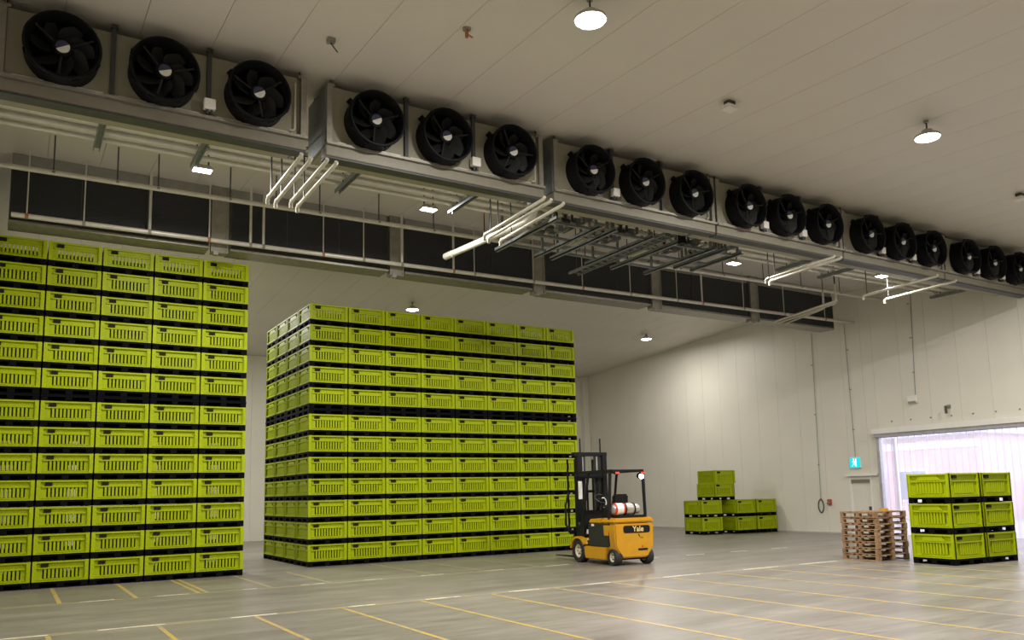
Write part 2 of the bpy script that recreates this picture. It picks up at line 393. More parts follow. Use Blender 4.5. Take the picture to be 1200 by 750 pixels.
for i in range(5):                       # tall block: five stacks wide, thirteen tiers, extra pallets above the seventh
    for j in range(2):
        col = NTH[4-i] if i < 4 else 'first'
        cx, cy = LX + 1.18*(i-1) + .59, LY + 1.18*j + CW/2
        for k in range(13):
            z = PITCH*k + (EXTRA if k >= 7 else 0)
            if j == 0: crate(KLOW, cx, cy, z, 0, f'lime green crate, {ORD[k]} tier of tall block, {col} stack from the gap between blocks', 'crates in the front of the tall block')
            else: crate(KLOW, cx, cy, z, 0, f'lime green crate, {ORD[k]} tier of tall block, second row back, {col} stack from the gap', 'crates behind the front of the tall block', plates=False)
        spacer(cx, cy, PITCH*7, f'black plastic pallet above tier seven of tall block, {col} stack from the gap' if j == 0 else f'black plastic pallet inside tall block, second row back, {col} stack from the gap', 'spare pallets in the tall block')
MX, MY = 7.22, 22.96
for i in range(8):                       # wide block: eight stacks wide, four deep, twelve tiers
    for j in range(4):
        if i > 0 and j > 1: continue
        cx, cy = MX + 1.18*i + .59, MY + 1.18*j + CW/2
        vis = j == 0 or i == 0
        for k in range(12):
            z = PITCH*k + (EXTRA if k >= 7 else 0)
            if j == 0: lab = f'lime green crate, {ORD[k]} tier of wide block, front row, {NTH[i]} stack from the gap'
            elif i == 0: lab = f'lime green crate, {ORD[k]} tier of wide block, gap side, {NTH[j]} stack behind the corner'.replace('first stack','stack just')
            else: lab = f'lime green crate, {ORD[k]} tier of wide block, second row back, {NTH[i]} stack from gap'
            crate(KLOW, cx, cy, z, 0, lab, 'crates in the wide block' if vis else 'crates hidden inside the wide block', plates=vis)
        spacer(cx, cy, PITCH*7, f'black plastic pallet above tier seven of wide block, front row, {NTH[i]} stack from gap' if j == 0 else f'black plastic pallet above tier seven of wide block, gap side, {NTH[j]} stack back' if i == 0 else f'black plastic pallet inside wide block, second row back, {NTH[i]} stack from the gap', 'spare pallets in the wide block')
# loose groups of taller crates
def group_at(ox, oy, rz, cells, labels, grp):
    for (u, v, k), lab in zip(cells, labels):
        x = ox + u*math.cos(rz) - v*math.sin(rz); y = oy + u*math.sin(rz) + v*math.cos(rz)
        crate(KTALL, x, y, .725*k, rz, lab, grp)
group_at(19.05, 11.36, R(-5), [(.585+1.2*i, .585, k) for i in range(2) for k in range(3)],
    [f'tall lime green crate, {w} of the stack {s}' for s in ('next to the wooden pallets','farthest from the wooden pallets, by the curtain') for w in ('bottom','middle','top')], 'crates stacked by the strip curtain')
group_at(25.35, 26.10, R(-3), [(.585,.585,0),(.585,.585,1)],
    [f'tall lime green crate, {w} of the two-high stack standing apart by the end wall' for w in ('bottom','top')], 'crates standing by the end wall')
group_at(26.92, 25.62, R(-4), [(.585,.585,0),(.585,.585,1),(1.77,.585,0),(1.77,.585,1)],
    [f'tall lime green crate, {w} of the pair {s}' for s in ('in the middle of the end wall group','touching the end wall') for w in ('bottom','top')], 'crates standing by the end wall')

# top crate pair of the end wall group: one crate on its base and a second body set on it without a base
def top_pair(x, y, rz):
    crate(KTALL, x, y, 1.45, rz, 'tall lime green crate on its base atop the end wall group', 'crates standing by the end wall')
    crate(KTALL, x+.10, y+.02, 2.172, rz, 'lime green crate without a base, topmost of the end wall group', 'crates standing by the end wall', base=False)
top_pair(26.80, 26.66, R(-4))

# ---------------------------------------------------------------- evaporator coolers, front row (fans towards the hall)
FY = 13.85                                # plane of the fan panels
UZ0, UZ1, UL, UD = 8.32, 9.42, 4.62, 1.05
def blade_mesh():
    mb = MB(); vs = []; n = 7
    for i in range(n+1):
        t = i/n; r = .10 + .33*t; w = .085 + .075*math.sin(math.pi*min(1, t*1.05))**.7; sk = .16*t*t; pitch = .9 - .45*t
        for s_ in (-1,-.33,.33,1):
            a = s_*w; x = a*math.cos(pitch) + sk; y = a*math.sin(pitch)*.9 + .02*(1-s_*s_)
            vs.append((x, y, r))
    k = len(vs); vs2 = [(x, y+.008, z) for x, y, z in vs]
    fs = []
    for i in range(n):
        for j in range(3): a = i*4+j; fs += [(a,a+1,a+5,a+4), (a+k,a+4+k,a+5+k,a+1+k)]
    for i in range(n): fs += [(i*4,i*4+4,i*4+4+k,i*4+k), (i*4+3,i*4+3+k,i*4+7+k,i*4+7)]
    fs += [(j,j+k,j+1+k,j+1) for j in range(3)] + [(n*4+j,n*4+j+1,n*4+j+1+k,n*4+j+k) for j in range(3)]
    mb.add(vs+vs2, fs); return mb.mesh('blade', M['blade'], smooth=True)
def half_disc(r, y0, y1, a0):
    pts = [(r*math.cos(a0+math.pi*i/12), r*math.sin(a0+math.pi*i/12)) for i in range(13)]
    return MB().prism(pts, y0, y1, 'y')
def fan_parts():
    ring = MB().lathe([(.455,.40),(.455,.10),(.500,.0),(.530,.0),(.540,.03),(.500,.12),(.520,.40)], 40, 'y', closed=True)
    for k in range(8):
        a = 2*math.pi*(k+.5)/8; m = Matrix.Rotation(a,4,'Y'); ring.box(.515,.548,.06,.10,-.05,.05, m)
    for a in (-40,-140):           # corner lugs that bolt the ring to the panel
        m = Matrix.Rotation(R(a),4,'Y'); ring.box(.49,.60,.30,.36,-.05,.05, m)
    back = MB().lathe([(.02,.395),(.46,.395),(.46,.385),(.02,.385)], 40, 'y', closed=True)
    hub = MB().lathe([(.155,.36),(.155,.16),(.135,.10),(.02,.085)], 28, 'y')
    guard = MB()
    for a in (38,158,278):
        c, s_ = math.cos(R(a)), math.sin(R(a)); guard.cyl((.13*c,.13,.13*s_),(.46*c,.06,.46*s_), .018, 6)
    return dict(ring=ring.mesh('fan_shroud', M['fan'], smooth=True), back=back.mesh('fan_backing', M['fan']), hub=hub.mesh('hub', M['fan'], smooth=True), blade=blade_mesh(),
        strut=guard.mesh('motor_strut', M['blade']), navy=half_disc(.098,.070,.088,R(22)).mesh('badge_navy', M['badge_b']), white=half_disc(.098,.068,.088,R(202)).mesh('badge_white', M['badge_w']))
FP = fan_parts()
PANEL = MB().box(-.745,.745,0,.04,0,UZ1-UZ0).mesh('fan_panel', M['casing'], bevel=.006)
RAIL = MB().box(-.62,.62,-.035,0,.0,.022).mesh('panel_rail', M['pipe'])
JBOX = MB().box(-.095,.095,-.12,0,-.09,.09).mesh('junction_box', M['white'], bevel=.008)
GLAND = MB().cyl((-.03,-.06,-.09),(-.03,-.06,-.17),.022,8).cyl((.04,-.06,-.09),(.04,-.06,-.16),.022,8).mesh('cable_gland', M['darksteel'])
POST = MB().box(-.035,.035,-.06,0,-.04,UZ1-UZ0+.09).box(-.05,.05,-.075,0,UZ1-UZ0+.05,UZ1-UZ0+.11).mesh('mounting_post', M['darksteel'])
ENDP = MB().box(-.05,.05,-.05,UD,0,UZ1-UZ0+.03).mesh('end_frame', M['steel'])
SIDEP = MB().box(-.02,.02,.02,UD-.02,-.02,UZ1-UZ0).mesh('end_panel', M['greysteel'])
BODY = MB().box(0,UL,.04,UD,-.02,UZ1-UZ0).mesh('cooler_body', M['casing'])
TRAY = MB().prism([(-.03,-.24),(-.03,-.045),(.24,-.045),(.24,-.21),(.20,-.24)], -.06, UL+.06, 'x').mesh('drip_tray', M['tray'], bevel=.01)
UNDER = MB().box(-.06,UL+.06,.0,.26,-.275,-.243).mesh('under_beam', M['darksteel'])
LEDGE = MB().box(-.06,UL+.06,-.10,.03,-.045,.0).mesh('tray_ledge', M['steel'])
ROD = MB().cyl((0,0,0),(0,0,1),.016,6).mesh('hanger_rod', M['darksteel'])
ROD_PALE = MB().cyl((0,0,0),(0,0,1),.016,6).mesh('hanger_rod', M['pipe'])
LIFT = MB().box(-.05,.05,-.05,.05,0,.05).mesh('lifting_lug', M['steel'])
CONDUIT = MB().tube([(0,-.03,.95),(0,-.03,.10),(-.03,-.05,.05),(-.10,-.05,.04)],.014,6).mesh('conduit', M['white_pipe'])
STARTS = [-.42, 4.68, 9.68, 14.47, 19.25, 24.03]
CNAME = ['against the left wall','second from the left wall','third from the left wall','third from the end wall','second from the end wall','against the end wall']
def hang(parent, x, y, z0, ztop, mesh=None):
    r = link('hanger_rod', mesh or ROD, parent, (x,y,z0)); r.scale = (1,1,max(.02, ztop-z0)); return r
for i, xs in enumerate(STARTS):
    t = empty('evaporator_cooler', (xs, FY, UZ0)); tag(t, f'ceiling-hung cooler with three black fans facing the hall, {CNAME[i]}', 'cooler', 'fan coolers along the front of the gantry')
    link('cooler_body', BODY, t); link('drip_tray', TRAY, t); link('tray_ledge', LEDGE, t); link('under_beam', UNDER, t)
    for x in (0, UL): link('end_frame', ENDP, t, (x,0,0))
    for x in (-.04, UL+.04): link('end_panel', SIDEP, t, (x,0,0))
    for k in range(3):
        cx = .80 + 1.455*k + (.05 if k == 2 else 0)
        p = link('fan_panel', PANEL, t, (min(max(cx, .80), UL-.80), -.005, 0)); link('panel_rail', RAIL, t, (cx-.02, -.005, .02))
        f = link('fan_shroud', FP['ring'], t, (cx, -.41, .50))
        link('fan_backing', FP['back'], f); link('hub', FP['hub'], f); link('motor_strut', FP['strut'], f, rot=(0,R(random.uniform(0,40)),0))
        off = random.uniform(0, 51)
        for b in range(7): link('blade', FP['blade'], f, (0,.20,0), (0,R(off+b*360/7),0))
        link('badge_navy', FP['navy'], f, rot=(0,R(random.uniform(-15,15)),0)); link('badge_white', FP['white'], f, rot=(0,R(random.uniform(-10,10)),0))
    for x in (1.52, 2.99): link('mounting_post', POST, t, (x, -.005, 0))
    for q, x in enumerate(((2.99,), (2.99,), (1.54,), (1.54,2.99), (1.54,2.99), (1.54,2.99))[i]):
        j = link('junction_box', JBOX, t, (x, -.06, .18)); link('cable_gland', GLAND, j)
    link('conduit', CONDUIT, t, (UL-.16, -.02, .02))
    for x in (.05, UL-.05): link('lifting_lug', LIFT, t, (x, .02, UZ1-UZ0+.0))
    for x in (.05, 1.52, 2.99, UL-.05):
        for y in (.06, UD-.06): hang(t, x, y, UZ1-UZ0-.02, ceil_z(FY+y)-UZ0+.01)

# ---------------------------------------------------------------- coolers, rear row (dark intake coils towards us)
RY, RZ0, RZ1, RD = 21.25, 8.34, 9.66, .62
RL, RP = 4.36, 4.89
RXS = [-.30 + RP*k for k in range(6)]
RCASE = MB().box(0,RL,.06,RD,0,RZ1-RZ0).mesh('cooler_body', M['casing'])
RCOIL = MB().box(-.715,.715,0,.05,.04,RZ1-RZ0-.03).mesh('intake_coil', M['coil'])
RSEAM = MB().box(-.011,.011,-.012,.06,.02,RZ1-RZ0-.01).mesh('coil_stile', M['darksteel'])
RTRAY = MB().box(-.01,RL+.01,-.02,RD+.05,-.06,-.005).mesh('drip_tray', M['steel'])
REND = MB().box(-.0,.36,-.03,RD,-.12,RZ1-RZ0+.05).mesh('end_post', M['steel'])
for i, xs in enumerate(RXS):
    t = empty('rear_cooler', (xs, RY, RZ0)); tag(t, f'rear cooler with dark intake coils over the crate blocks, {CNAME[i]}', 'cooler', 'rear coolers behind the pipe gallery')
    link('cooler_body', RCASE, t); link('drip_tray', RTRAY, t)
    for k in range(3): link('intake_coil', RCOIL, t, (.73+1.45*k, 0, 0))
    for k in range(4): link('coil_stile', RSEAM, t, (.012+1.445*k, 0, 0))
    zt = ceil_z(RY+.1)-RZ0
    for k in range(3): MB().box(.01+1.45*k, 1.44+1.45*k, .02, .06, RZ1-RZ0+.01, zt-.01).build('blanking_panel', M['shade'], t)
    hang(t, .3, .4, RZ1-RZ0, ceil_z(RY+.4)-RZ0); hang(t, RL-.3, .4, RZ1-RZ0, ceil_z(RY+.4)-RZ0)
for i in range(1, 6):                     # posts that fill the gap between neighbouring rear coolers
    x = RXS[i]-.46; t = empty('hanging_post', (x, RY, RZ0)); zt = ceil_z(RY+.3)-RZ0
    tag(t, f'pale steel post hanging between the {NTH[i-1]} and {NTH[i]} rear coolers from the left wall', 'post', 'posts between the rear coolers')
    MB().box(.0,.36,-.04,.25,-.16,zt-.0).build('post_web', M['steel'], t); MB().box(-.03,.01,-.07,.0,-.16,zt-.0).build('flange', M['steel'], t); MB().box(.35,.39,-.07,.0,-.16,zt-.0).build('flange', M['steel'], t)
    MB().box(.02,.14,-.12,.0,-.24,-.14).build('foot_clip', M['steel'], t)

# ---------------------------------------------------------------- pipe gallery between the rows
def pipe_run(name, label, cat, pts, r, m, rods=(), group=None, n=12):
    t = empty(name, pts[0]); tag(t, label, cat, group); o = Vector(pts[0])
    MB().tube([Vector(p)-o for p in pts], r, n).build('pipe', M[m], t, smooth=True)
    for x, y, z in rods:
        hang(t, x-o.x, y-o.y, z-o.z, ceil_z(y)-o.z+.01)
        MB().box(x-o.x-.03, x-o.x+.03, y-o.y-r-.012, y-o.y+r+.012, z-o.z-.025, z-o.z+.025).build('pipe_clamp', M['greysteel'], t)
    return t
def lerp_rods(p, q, xs): return [(x, p[1]+(q[1]-p[1])*(x-p[0])/(q[0]-p[0]), p[2]+(q[2]-p[2])*(x-p[0])/(q[0]-p[0])) for x in xs]
a, b = (XL+.02,19.6,9.00), (XE-.01,19.6,9.26)
pipe_run('rail_pipe', 'long pale pipe crossing in front of the dark coils, upper of two', 'pipe', [a,b], .055, 'pipe', lerp_rods(a, b, (.5,1.75,2.6,4.2,5.3,6.4,8.0,9.6,11.2,13.6,16.4,18.6,20.6,22.6,24.6,26.8)))
a, b = (-.25,20.95,8.38), (XE-.01,20.95,8.58)
t = pipe_run('rail_pipe', 'long pale pipe along the foot of the dark coils, lower of two', 'pipe', [a,b], .058, 'pipe', ())
for k, x in enumerate((.05,1.2,2.62,4.0,5.02,5.35,6.95,8.1,9.25,10.9,11.6,13.7,15.6,17.6,19.7,20.9,23.0,25.2,27.6)):
    z = 8.38 + .2*(x+.25)/29.6
    rr = hang(t, x+.25, 0, z-8.38, ceil_z(20.95)-8.38)
    rr.data = ROD_PALE
    if x in (2.62,5.02,5.35,9.25,10.9,20.9): rr.scale = (2.2,2.2,rr.scale[2])
    MB().cyl((x+.25-.035,0,z-8.38),(x+.25+.035,0,z-8.38),.066,10).build('pipe_clamp', M['copper'] if k % 3 == 0 else M['steel'], t)
for k, (y, z, r, m, w) in enumerate(((15.25,8.93,.055,'pipe','first'),(15.62,8.93,.038,'steel','second'),(15.98,8.93,.075,'pipe','third'),(16.34,8.93,.050,'pipe','fourth'),(16.70,8.93,.070,'pipe','fifth'),(17.10,8.93,.055,'pipe','sixth'))):
    pipe_run('refrigerant_pipe', f'insulated refrigerant pipe of the overhead bundle, {w} behind the fan coolers', 'pipe', [(XL+.01,y,z),(XE-.01 if k != 1 else 21.5,y,z)], r, m, group='refrigerant pipe bundle')
pipe_run('cable_conduit', 'thin dark conduit slung below the refrigerant pipes', 'conduit', [(XL+.01,15.4,8.66),(XE-.01,15.4,8.66)], .014, 'cable', lerp_rods((XL,15.4,8.66),(XE,15.4,8.66),(1.0,4.4,7.6,12.4,15.9,20,24)), n=6)
def channel(x, y0, y1, z, label):
    t = empty('support_channel', (x, y0, z)); tag(t, label, 'bracket', 'channels carrying the pipe bundle'); L_ = y1-y0
    MB().box(-.06,.06,0,L_,0,.02).box(-.06,-.045,0,L_,.0,-.07).box(.045,.06,0,L_,0,-.07).build('channel', M['greysteel'], t)
    for y in (.04, 1.81): hang(t, .0, y, .02, ceil_z(y0+y)-z)
    for y in (15.25,15.62,15.98,16.34,16.70,17.10):
        if y0 < y < y1: MB().box(-.04,.04,y-y0-.09,y-y0+.09,.015,.035).build('saddle', M['steel'], t)
for k, x in enumerate((1.15,2.95,6.05,8.92,12.25,16.02,17.4,20.6,22.6,28.9)):
    channel(x, 15.1, 17.3, 8.82, f'grey slotted channel under the pipe bundle, {("first second third fourth fifth sixth seventh eighth ninth tenth").split()[k]} from the left wall')
# drain pipes from each gap between front coolers towards the rear
def drain(x, y0, y1, z, dz, r, label, grp='white drain pipes'):
    t = empty('drain_pipe', (x,y0,z)); tag(t, label, 'pipe', grp)
    MB().tube([(0,-.05,.035),(0,0,.0),(0,y1-y0-.04,dz),(0,y1-y0,dz-.03),(0,y1-y0,dz-.13)], r, 10).build('pipe', M['white_pipe'], t, smooth=True)
    MB().cyl((0,y1-y0-.15,dz*.95),(0,y1-y0-.06,dz),r*1.25,10).build('coupling', M['white_pipe'], t, smooth=True)
    hang(t, 0, 15.8-y0, dz*.9, ceil_z(15.8)-z)
for k, (x, y0, y1, z) in enumerate(((4.17,13.85,16.05,7.962),(4.37,13.95,16.2,7.962),(4.64,13.85,16.05,7.962),(4.83,13.9,16.25,7.962),(9.20,13.6,16.1,7.962),(9.40,13.65,16.25,7.962),(9.75,13.7,16.3,7.962),(18.45,13.6,15.9,7.962),(18.72,13.6,16.0,7.962),(22.95,13.5,15.95,7.962),(24.06,13.6,15.95,7.962))):
    gap = {4:'first and second',9:'second and third',18:'fourth and fifth',22:'fifth and sixth',24:'fifth and sixth'}[int(x)]
    drain(x, y0, y1, z, -.05, .036, f'white drain pipe between the {gap} fan coolers, {["nearest","second","third","fourth","nearest","second","third","nearest","second","nearest","second"][k]} from the left wall')
for k, (x, y0, y1) in enumerate(((24.75,18.3,21.1),(25.05,18.5,21.15),(25.4,19.3,21.1))):
    t = empty('drain_pipe', (x,y0,8.44)); tag(t, f'white drain pipe slanting under the rear coolers, {NTH[k]} from the left wall', 'pipe', 'white drain pipes')
    MB().tube([(0,0,.62),(0,0,.05),(0,.06,0),(0,y1-y0,-.22)], .038, 10).build('pipe', M['white_pipe'], t, smooth=True)
    MB().cyl((0,0,.05),(0,0,.16),.048,10).build('coupling', M['white_pipe'], t, smooth=True)
    hang(t, 0, 0, .6, ceil_z(y0)-8.44)
t = empty('insulated_pipe', (10.2,15.88,8.38)); tag(t, 'thick pale insulated pipe slanting back with an upturned elbow', 'pipe')
MB().tube([(.25,-.1,1.2),(.25,-.1,.30),(.22,0,.12),(.15,.2,.02),(-.45,3.3,-.10)], .085, 14).build('pipe', M['pipe'], t, smooth=True)
MB().cyl((-.40,3.0,-.09),(-.45,3.32,-.10),.092,14).build('end_cap', M['pipe'], t, smooth=True)
hang(t, -.10, 1.5, .0, ceil_z(17.25)-8.38)
# pressure posts: valve stations between the third and fourth coolers
def valve_station(x, w, label, D=2.9):
    t = empty('valve_station', (x, 15.3, 8.28)); tag(t, label, 'valves', 'valve stations in the pipe gallery')
    for xx in (0, w):
        MB().box(xx-.05,xx+.05,0,D,0,.03).box(xx-.05,xx-.035,0,D,0,.10).build('frame_channel', M['greysteel'], t)
        for y in (.15, D-.36): MB().box(xx-.03,xx+.03,y,y+.05,.03,ceil_z(15.3+y)-8.28).build('frame_upright', M['greysteel'], t)
    for y in (.3, 1.3, D-.6): MB().box(0,w,y,y+.07,.03,.09).build('cross_channel', M['greysteel'], t)
    for k, y in enumerate((.50,1.22,1.61)):
        zz = .24+.05*k
        MB().tube([(.10,y,ceil_z(15.3+y)-8.28),(.10,y,zz),(.16,y,zz-.04),(w-.2,y,zz-.04),(w-.12,y,zz),(w-.12,y,ceil_z(15.3+y)-8.28)], .036, 10).build('valve_pipe', M['steel'], t, smooth=True)
        v = MB().cyl((w*.45-.10,y,zz-.04),(w*.45+.10,y,zz-.04),.08,12).cyl((w*.45,y,zz-.04),(w*.45,y,zz+.14),.04,10).build('valve', M['darksteel'], t, smooth=True)
        MB().lathe([(.075,0),(.085,.012),(.075,.024),(.06,.012)], 14, 'z', (w*.45,y,zz+.14), closed=True).build('handwheel', M['copper'] if k == 1 else M['darksteel'], v)
        MB().box(w*.72-.07,w*.72+.07,y-.06,y+.06,zz-.10,zz+.08).build('actuator', M['greysteel'], t)
        MB().cyl((w*.3,y,zz-.10),(w*.3,y,zz+.03),.06,10).build('strainer', M['pipe'], t, smooth=True)
    for xx in (w*.25, w*.62): MB().box(xx-.025,xx+.025,.49,.53,.09,ceil_z(15.8)-8.28).build('drop_hanger', M['darksteel'], t)
    MB().cyl((w*.5,.2,.47),(w*.5,D-.2,.47),.06,12).build('header_pipe', M['pipe'], t, smooth=True)
for k, (x, w) in enumerate(((10.75,1.25),(12.5,1.2),(14.6,1.25),(16.22,.65))):
    valve_station(x, w, f'dark steel frame of valves and pipes in the gallery, {NTH[k]} from the left wall', 2.0 if k == 3 else 2.9)
t = empty('cable_ladder', (13.85, 15.05, 8.30)); tag(t, 'grey cable ladder with rungs crossing the pipe gallery', 'cable ladder')
for xx in (0,.32): MB().box(xx-.015,xx+.015,0,4.2,0,.08).build('side_rail', M['greysteel'], t)
for k in range(14): MB().box(0,.32,.1+.3*k,.14+.3*k,.02,.045).build('rung', M['greysteel'], t)
MB().cyl((.12,0,.07),(.12,4.2,.07),.03,8).cyl((.2,0,.07),(.2,4.2,.07),.025,8).build('cable', M['cable'], t)
for y in (.4,3.8):
    for xx in (0,.32): hang(t, xx, y, .04, ceil_z(15.05+y)-8.30)
t = empty('riser_duct', (14.33,14.96,8.12)); tag(t, 'black vertical cable riser beside the gap of the third cooler', 'duct')
MB().box(0,.14,0,.16,0,ceil_z(14.96)-8.12).build('duct_body', M['fan'], t, bevel=.01); MB().box(-.02,.16,-.02,.18,.0,.03).build('end_collar', M['darksteel'], t)

# ---------------------------------------------------------------- lamps
def area(parent, loc, size, power, shape='DISK', sy=None):
    d = bpy.data.lights.new('led_light', 'AREA'); d.shape = shape; d.size = size; d.energy = power; d.color = LAMP_COL
    if sy: d.size_y = sy
    o = link('led_light', d, parent, loc); return o
HB_BODY = MB().lathe([(.02,.16),(.10,.16),(.13,.10),(.24,.05),(.25,0),(.02,0)], 28, 'z').mesh('housing', M['lampbody'], smooth=True)
HB_LENS = MB().lathe([(.02,-.012),(.225,-.012),(.235,0),(.02,0)], 28, 'z').mesh('lens', M['lamp'])
HB_ROSE = MB().cyl((0,0,-.05),(0,0,0),.05,12).mesh('ceiling_rose', M['steel'])
def high_bay(x, y, z, power, label, grp):
    t = empty('high_bay_lamp', (x,y,z)); tag(t, label, 'lamp', grp)
    link('housing', HB_BODY, t); link('lens', HB_LENS, t); hang(t, 0, 0, .15, ceil_z(y)-z); link('ceiling_rose', HB_ROSE, t, (0,0,ceil_z(y)-z-.002))
    area(t, (0,0,-.02), .44, power)
for x, lab in ((7.17,'lit high bay lamp hanging in front of the second fan cooler'),(15.78,'lit high bay lamp hanging in front of the fourth fan cooler'),(24.4,'added unseen high bay lamp in the front hall, closest to the end wall')):
    high_bay(x, 9.2, 8.97, HIGHBAY_W*(.5 if x > 20 else 1), lab, 'high bay lamps over the front hall')  # the one closest to the end wall is added, out of view
for x, lab in ((7.17,'added unseen high bay lamp of the near row, closest to the left wall'),(15.78,'added unseen high bay lamp of the near row, between its two neighbours'),(24.4,'added unseen high bay lamp of the near row, closest to the end wall')):
    high_bay(x, 0.2, 8.5, NEAR_FILL_W*(.5 if x > 20 else 1), lab, 'added unseen lamps over the near bay')  # whole near row is added fill light behind the camera
for x, y, lab in ((4.5,31.0,'lit high bay lamp over the back of the tall block'),(13.2,28.9,'lit high bay lamp above the top of the wide block'),(25.9,29.8,'lit high bay lamp in the rear hall beside the end wall')):
    high_bay(x, y, 9.16 if y < 30.5 else 8.95, REAR_W*(3.0 if x < 5 else 1), lab, 'high bay lamps over the rear hall')
FL_BODY = MB().box(-.20,.20,-.13,.13,0,.06).box(-.16,.16,-.10,.10,.06,.10).mesh('housing', M['lampbody'], bevel=.008)
FL_LENS = MB().box(-.18,.18,-.11,.11,-.008,.002).mesh('lens', M['lamp'])
for k, (x, y, z) in enumerate(((3.17,17.5,8.82),(8.44,17.5,8.84),(18.23,16.89,8.60),(23.72,15.76,8.60))):
    t = empty('flood_lamp', (x,y,z)); tag(t, f'small rectangular lamp lit under the pipe gallery, {NTH[k]} from the left wall', 'lamp', 'lamps under the pipe gallery')
    link('housing', FL_BODY, t); link('lens', FL_LENS, t)
    for dx in (-.12,.12): hang(t, dx, 0, .08, ceil_z(y)-z)
    area(t, (0,0,-.014), .34, GANTRY_W*(.45 if k == 3 else 1), 'RECTANGLE', .2)
# small things fixed to the ceiling
def on_ceiling(name, x, y, label, cat): t = empty(name, (x,y,ceil_z(y))); tag(t, label, cat); return t
t = on_ceiling('temperature_probe', 4.23, 12.44, 'small ceiling fitting with a dangling dark cable end', 'sensor')
MB().box(-.06,.06,-.06,.06,-.08,.0).build('box', M['steel'], t); MB().tube([(0,0,-.08),(.03,-.05,-.17),(.08,-.10,-.27)],.012,6).build('cable_end', M['cable'], t)
t = on_ceiling('sprinkler_head', 6.0, 10.96, 'small brown sprinkler head under the cream ceiling', 'sprinkler')
MB().cyl((0,0,0),(0,0,-.03),.07,12).build('rosette', M['steel'], t); MB().cyl((0,0,-.03),(0,0,-.16),.03,8).build('body', M['copper'], t); MB().cyl((0,0,-.10),(.12,.02,-.12),.015,6).build('side_nozzle', M['copper'], t)
for x, y, lab in ((11.67,10.68,'white box detector on the ceiling before the third fan cooler'),(22.26,10.66,'white box detector on the ceiling before the fifth fan cooler')):
    t = on_ceiling('smoke_detector', x, y, lab, 'detector')
    MB().box(-.09,.09,-.07,.07,-.10,.0).build('mount', M['darksteel'], t); MB().box(-.16,.12,-.12,.10,-.18,-.10).build('cover', M['white'], t, bevel=.01)

# ---------------------------------------------------------------- end wall: loading door with strip curtain
XW = XE
tag(MB().box(XW-.32,XW-.002,DY0-.25,DY1+.12,DZ-.02,DZ+.19).build('trim_1', M['white'], bevel=.01), 'white metal head box over the strip curtain door', 'trim', kind='structure')
tag(MB().box(XW-.26,XW-.002,DY0-.2,DY1+.06,DZ-.14,DZ-.02).build('trim_2', M['jamb']), 'grey lintel channel below the head box of the door', 'trim', kind='structure')
for n_, y in ((3,DY1),(4,DY0)): tag(MB().box(XW-.12,XW+.16,y-.06,y+.06,0,DZ-.14).build(f'trim_{n_}', M['jamb']), 'grey steel jamb post at the side of the loading door', 'trim', kind='structure')
t = empty('strip_curtain', (XW+.02, DY0, 0)); tag(t, 'clear plastic strip curtain hanging in the bright loading door', 'curtain')
MB().box(.0,.04,.07,DY1-DY0-.07,DZ-.16,DZ-.10).build('curtain_rail', M['jamb'], t)
def strip_mesh():
    mb = MB(); n = 5; w = .30
    top = [(.012*math.sin(math.pi*i/n), -w/2+w*i/n) for i in range(n+1)]
    vs = [(x, y, z) for z in (.03, DZ-.11) for x, y in top]; k = n+1
    mb.add(vs, [(i,i+1,i+1+k,i+k) for i in range(n)])
    for y in (-w/2, w/2-.018): mb.box(-.008,.004,y,y+.018,.03,DZ-.11)
    return mb.mesh('curtain_strip', M['pvc'], smooth=True)
SM = strip_mesh()
ny = int((DY1-DY0-.2)/.25)
for k in range(ny+1): link('curtain_strip', SM, t, (.004+.02*(k % 2), .20+.25*k, 0), (0,0,R(random.uniform(-4,4))))
t = empty('guide_post', (XW+.12, DY1-.55, 0)); tag(t, 'white door guide post just behind the strip curtain', 'post')
MB().box(0,.10,-.05,.05,0,DZ-.2).build('post', M['white'], t); MB().box(-.02,.12,-.09,.09,0,.02).build('foot_plate', M['jamb'], t)
# personnel door
d1 = MB().box(XW+.05,XW+.12,PY0+.03,PY1-.03,.01,PZ-.02).build('door_1', M['wall_x']); tag(d1, 'cream flush personnel door beside the loading door', 'door', kind='structure')
MB().box(XW+.02,XW+.05,PY0+.10,PY0+.20,.95,1.10).build('door_handle', M['darksteel'], d1)
for y in (PY0,PY1): MB().box(XW-.03,XW+.05,y-.03,y+.03,0,PZ+.26).build('door_frame', M['white'], d1)
MB().box(XW-.02,XW+.06,PY0,PY1,PZ-.02,PZ+.10).build('door_head', M['tray'], d1)
tag(MB().box(XW-.14,XW-.002,DY1+.13,PY1+.12,PZ+.24,PZ+.32).build('trim_5', M['white']), 'pale sliding track above the personnel door', 'trim', kind='structure')
# exit sign
t = empty('exit_sign', (XW-.06, 21.33, 2.66)); tag(t, 'lit blue-green exit sign with white running figure above the personnel door', 'sign')
MB().box(-.03,.06,-.26,.26,-.02,.42).build('sign_housing', M['white'], t, bevel=.01)
MB().box(-.040,-.030,-.245,.245,.0,.40).build('lit_face', M['signg'], t)
fig = MB()                                # running figure in a doorway, seen from the hall (towards -x)
def q(pts): fig.prism(pts, -.046, -.040, 'x')
q([(-.075,.05),(-.04,.05),(-.04,.36),(-.075,.36)]); 
q([(.05+.028*math.cos(2*math.pi*k/10), .335+.028*math.sin(2*math.pi*k/10)) for k in range(10)])
q([(.01,.19),(.055,.18),(.075,.29),(.03,.30)]); q([(.06,.285),(.125,.24),(.115,.22),(.055,.26)]); q([(.035,.29),(-.02,.25),(-.012,.235),(.04,.265)])
q([(.045,.195),(.02,.185),(-.02,.10),(.005,.09)]); q([(.055,.19),(.03,.18),(.075,.12),(.095,.13)]); q([(.075,.135),(.095,.12),(.125,.06),(.105,.05)])
fig.build('running_figure', M['signw'], t)
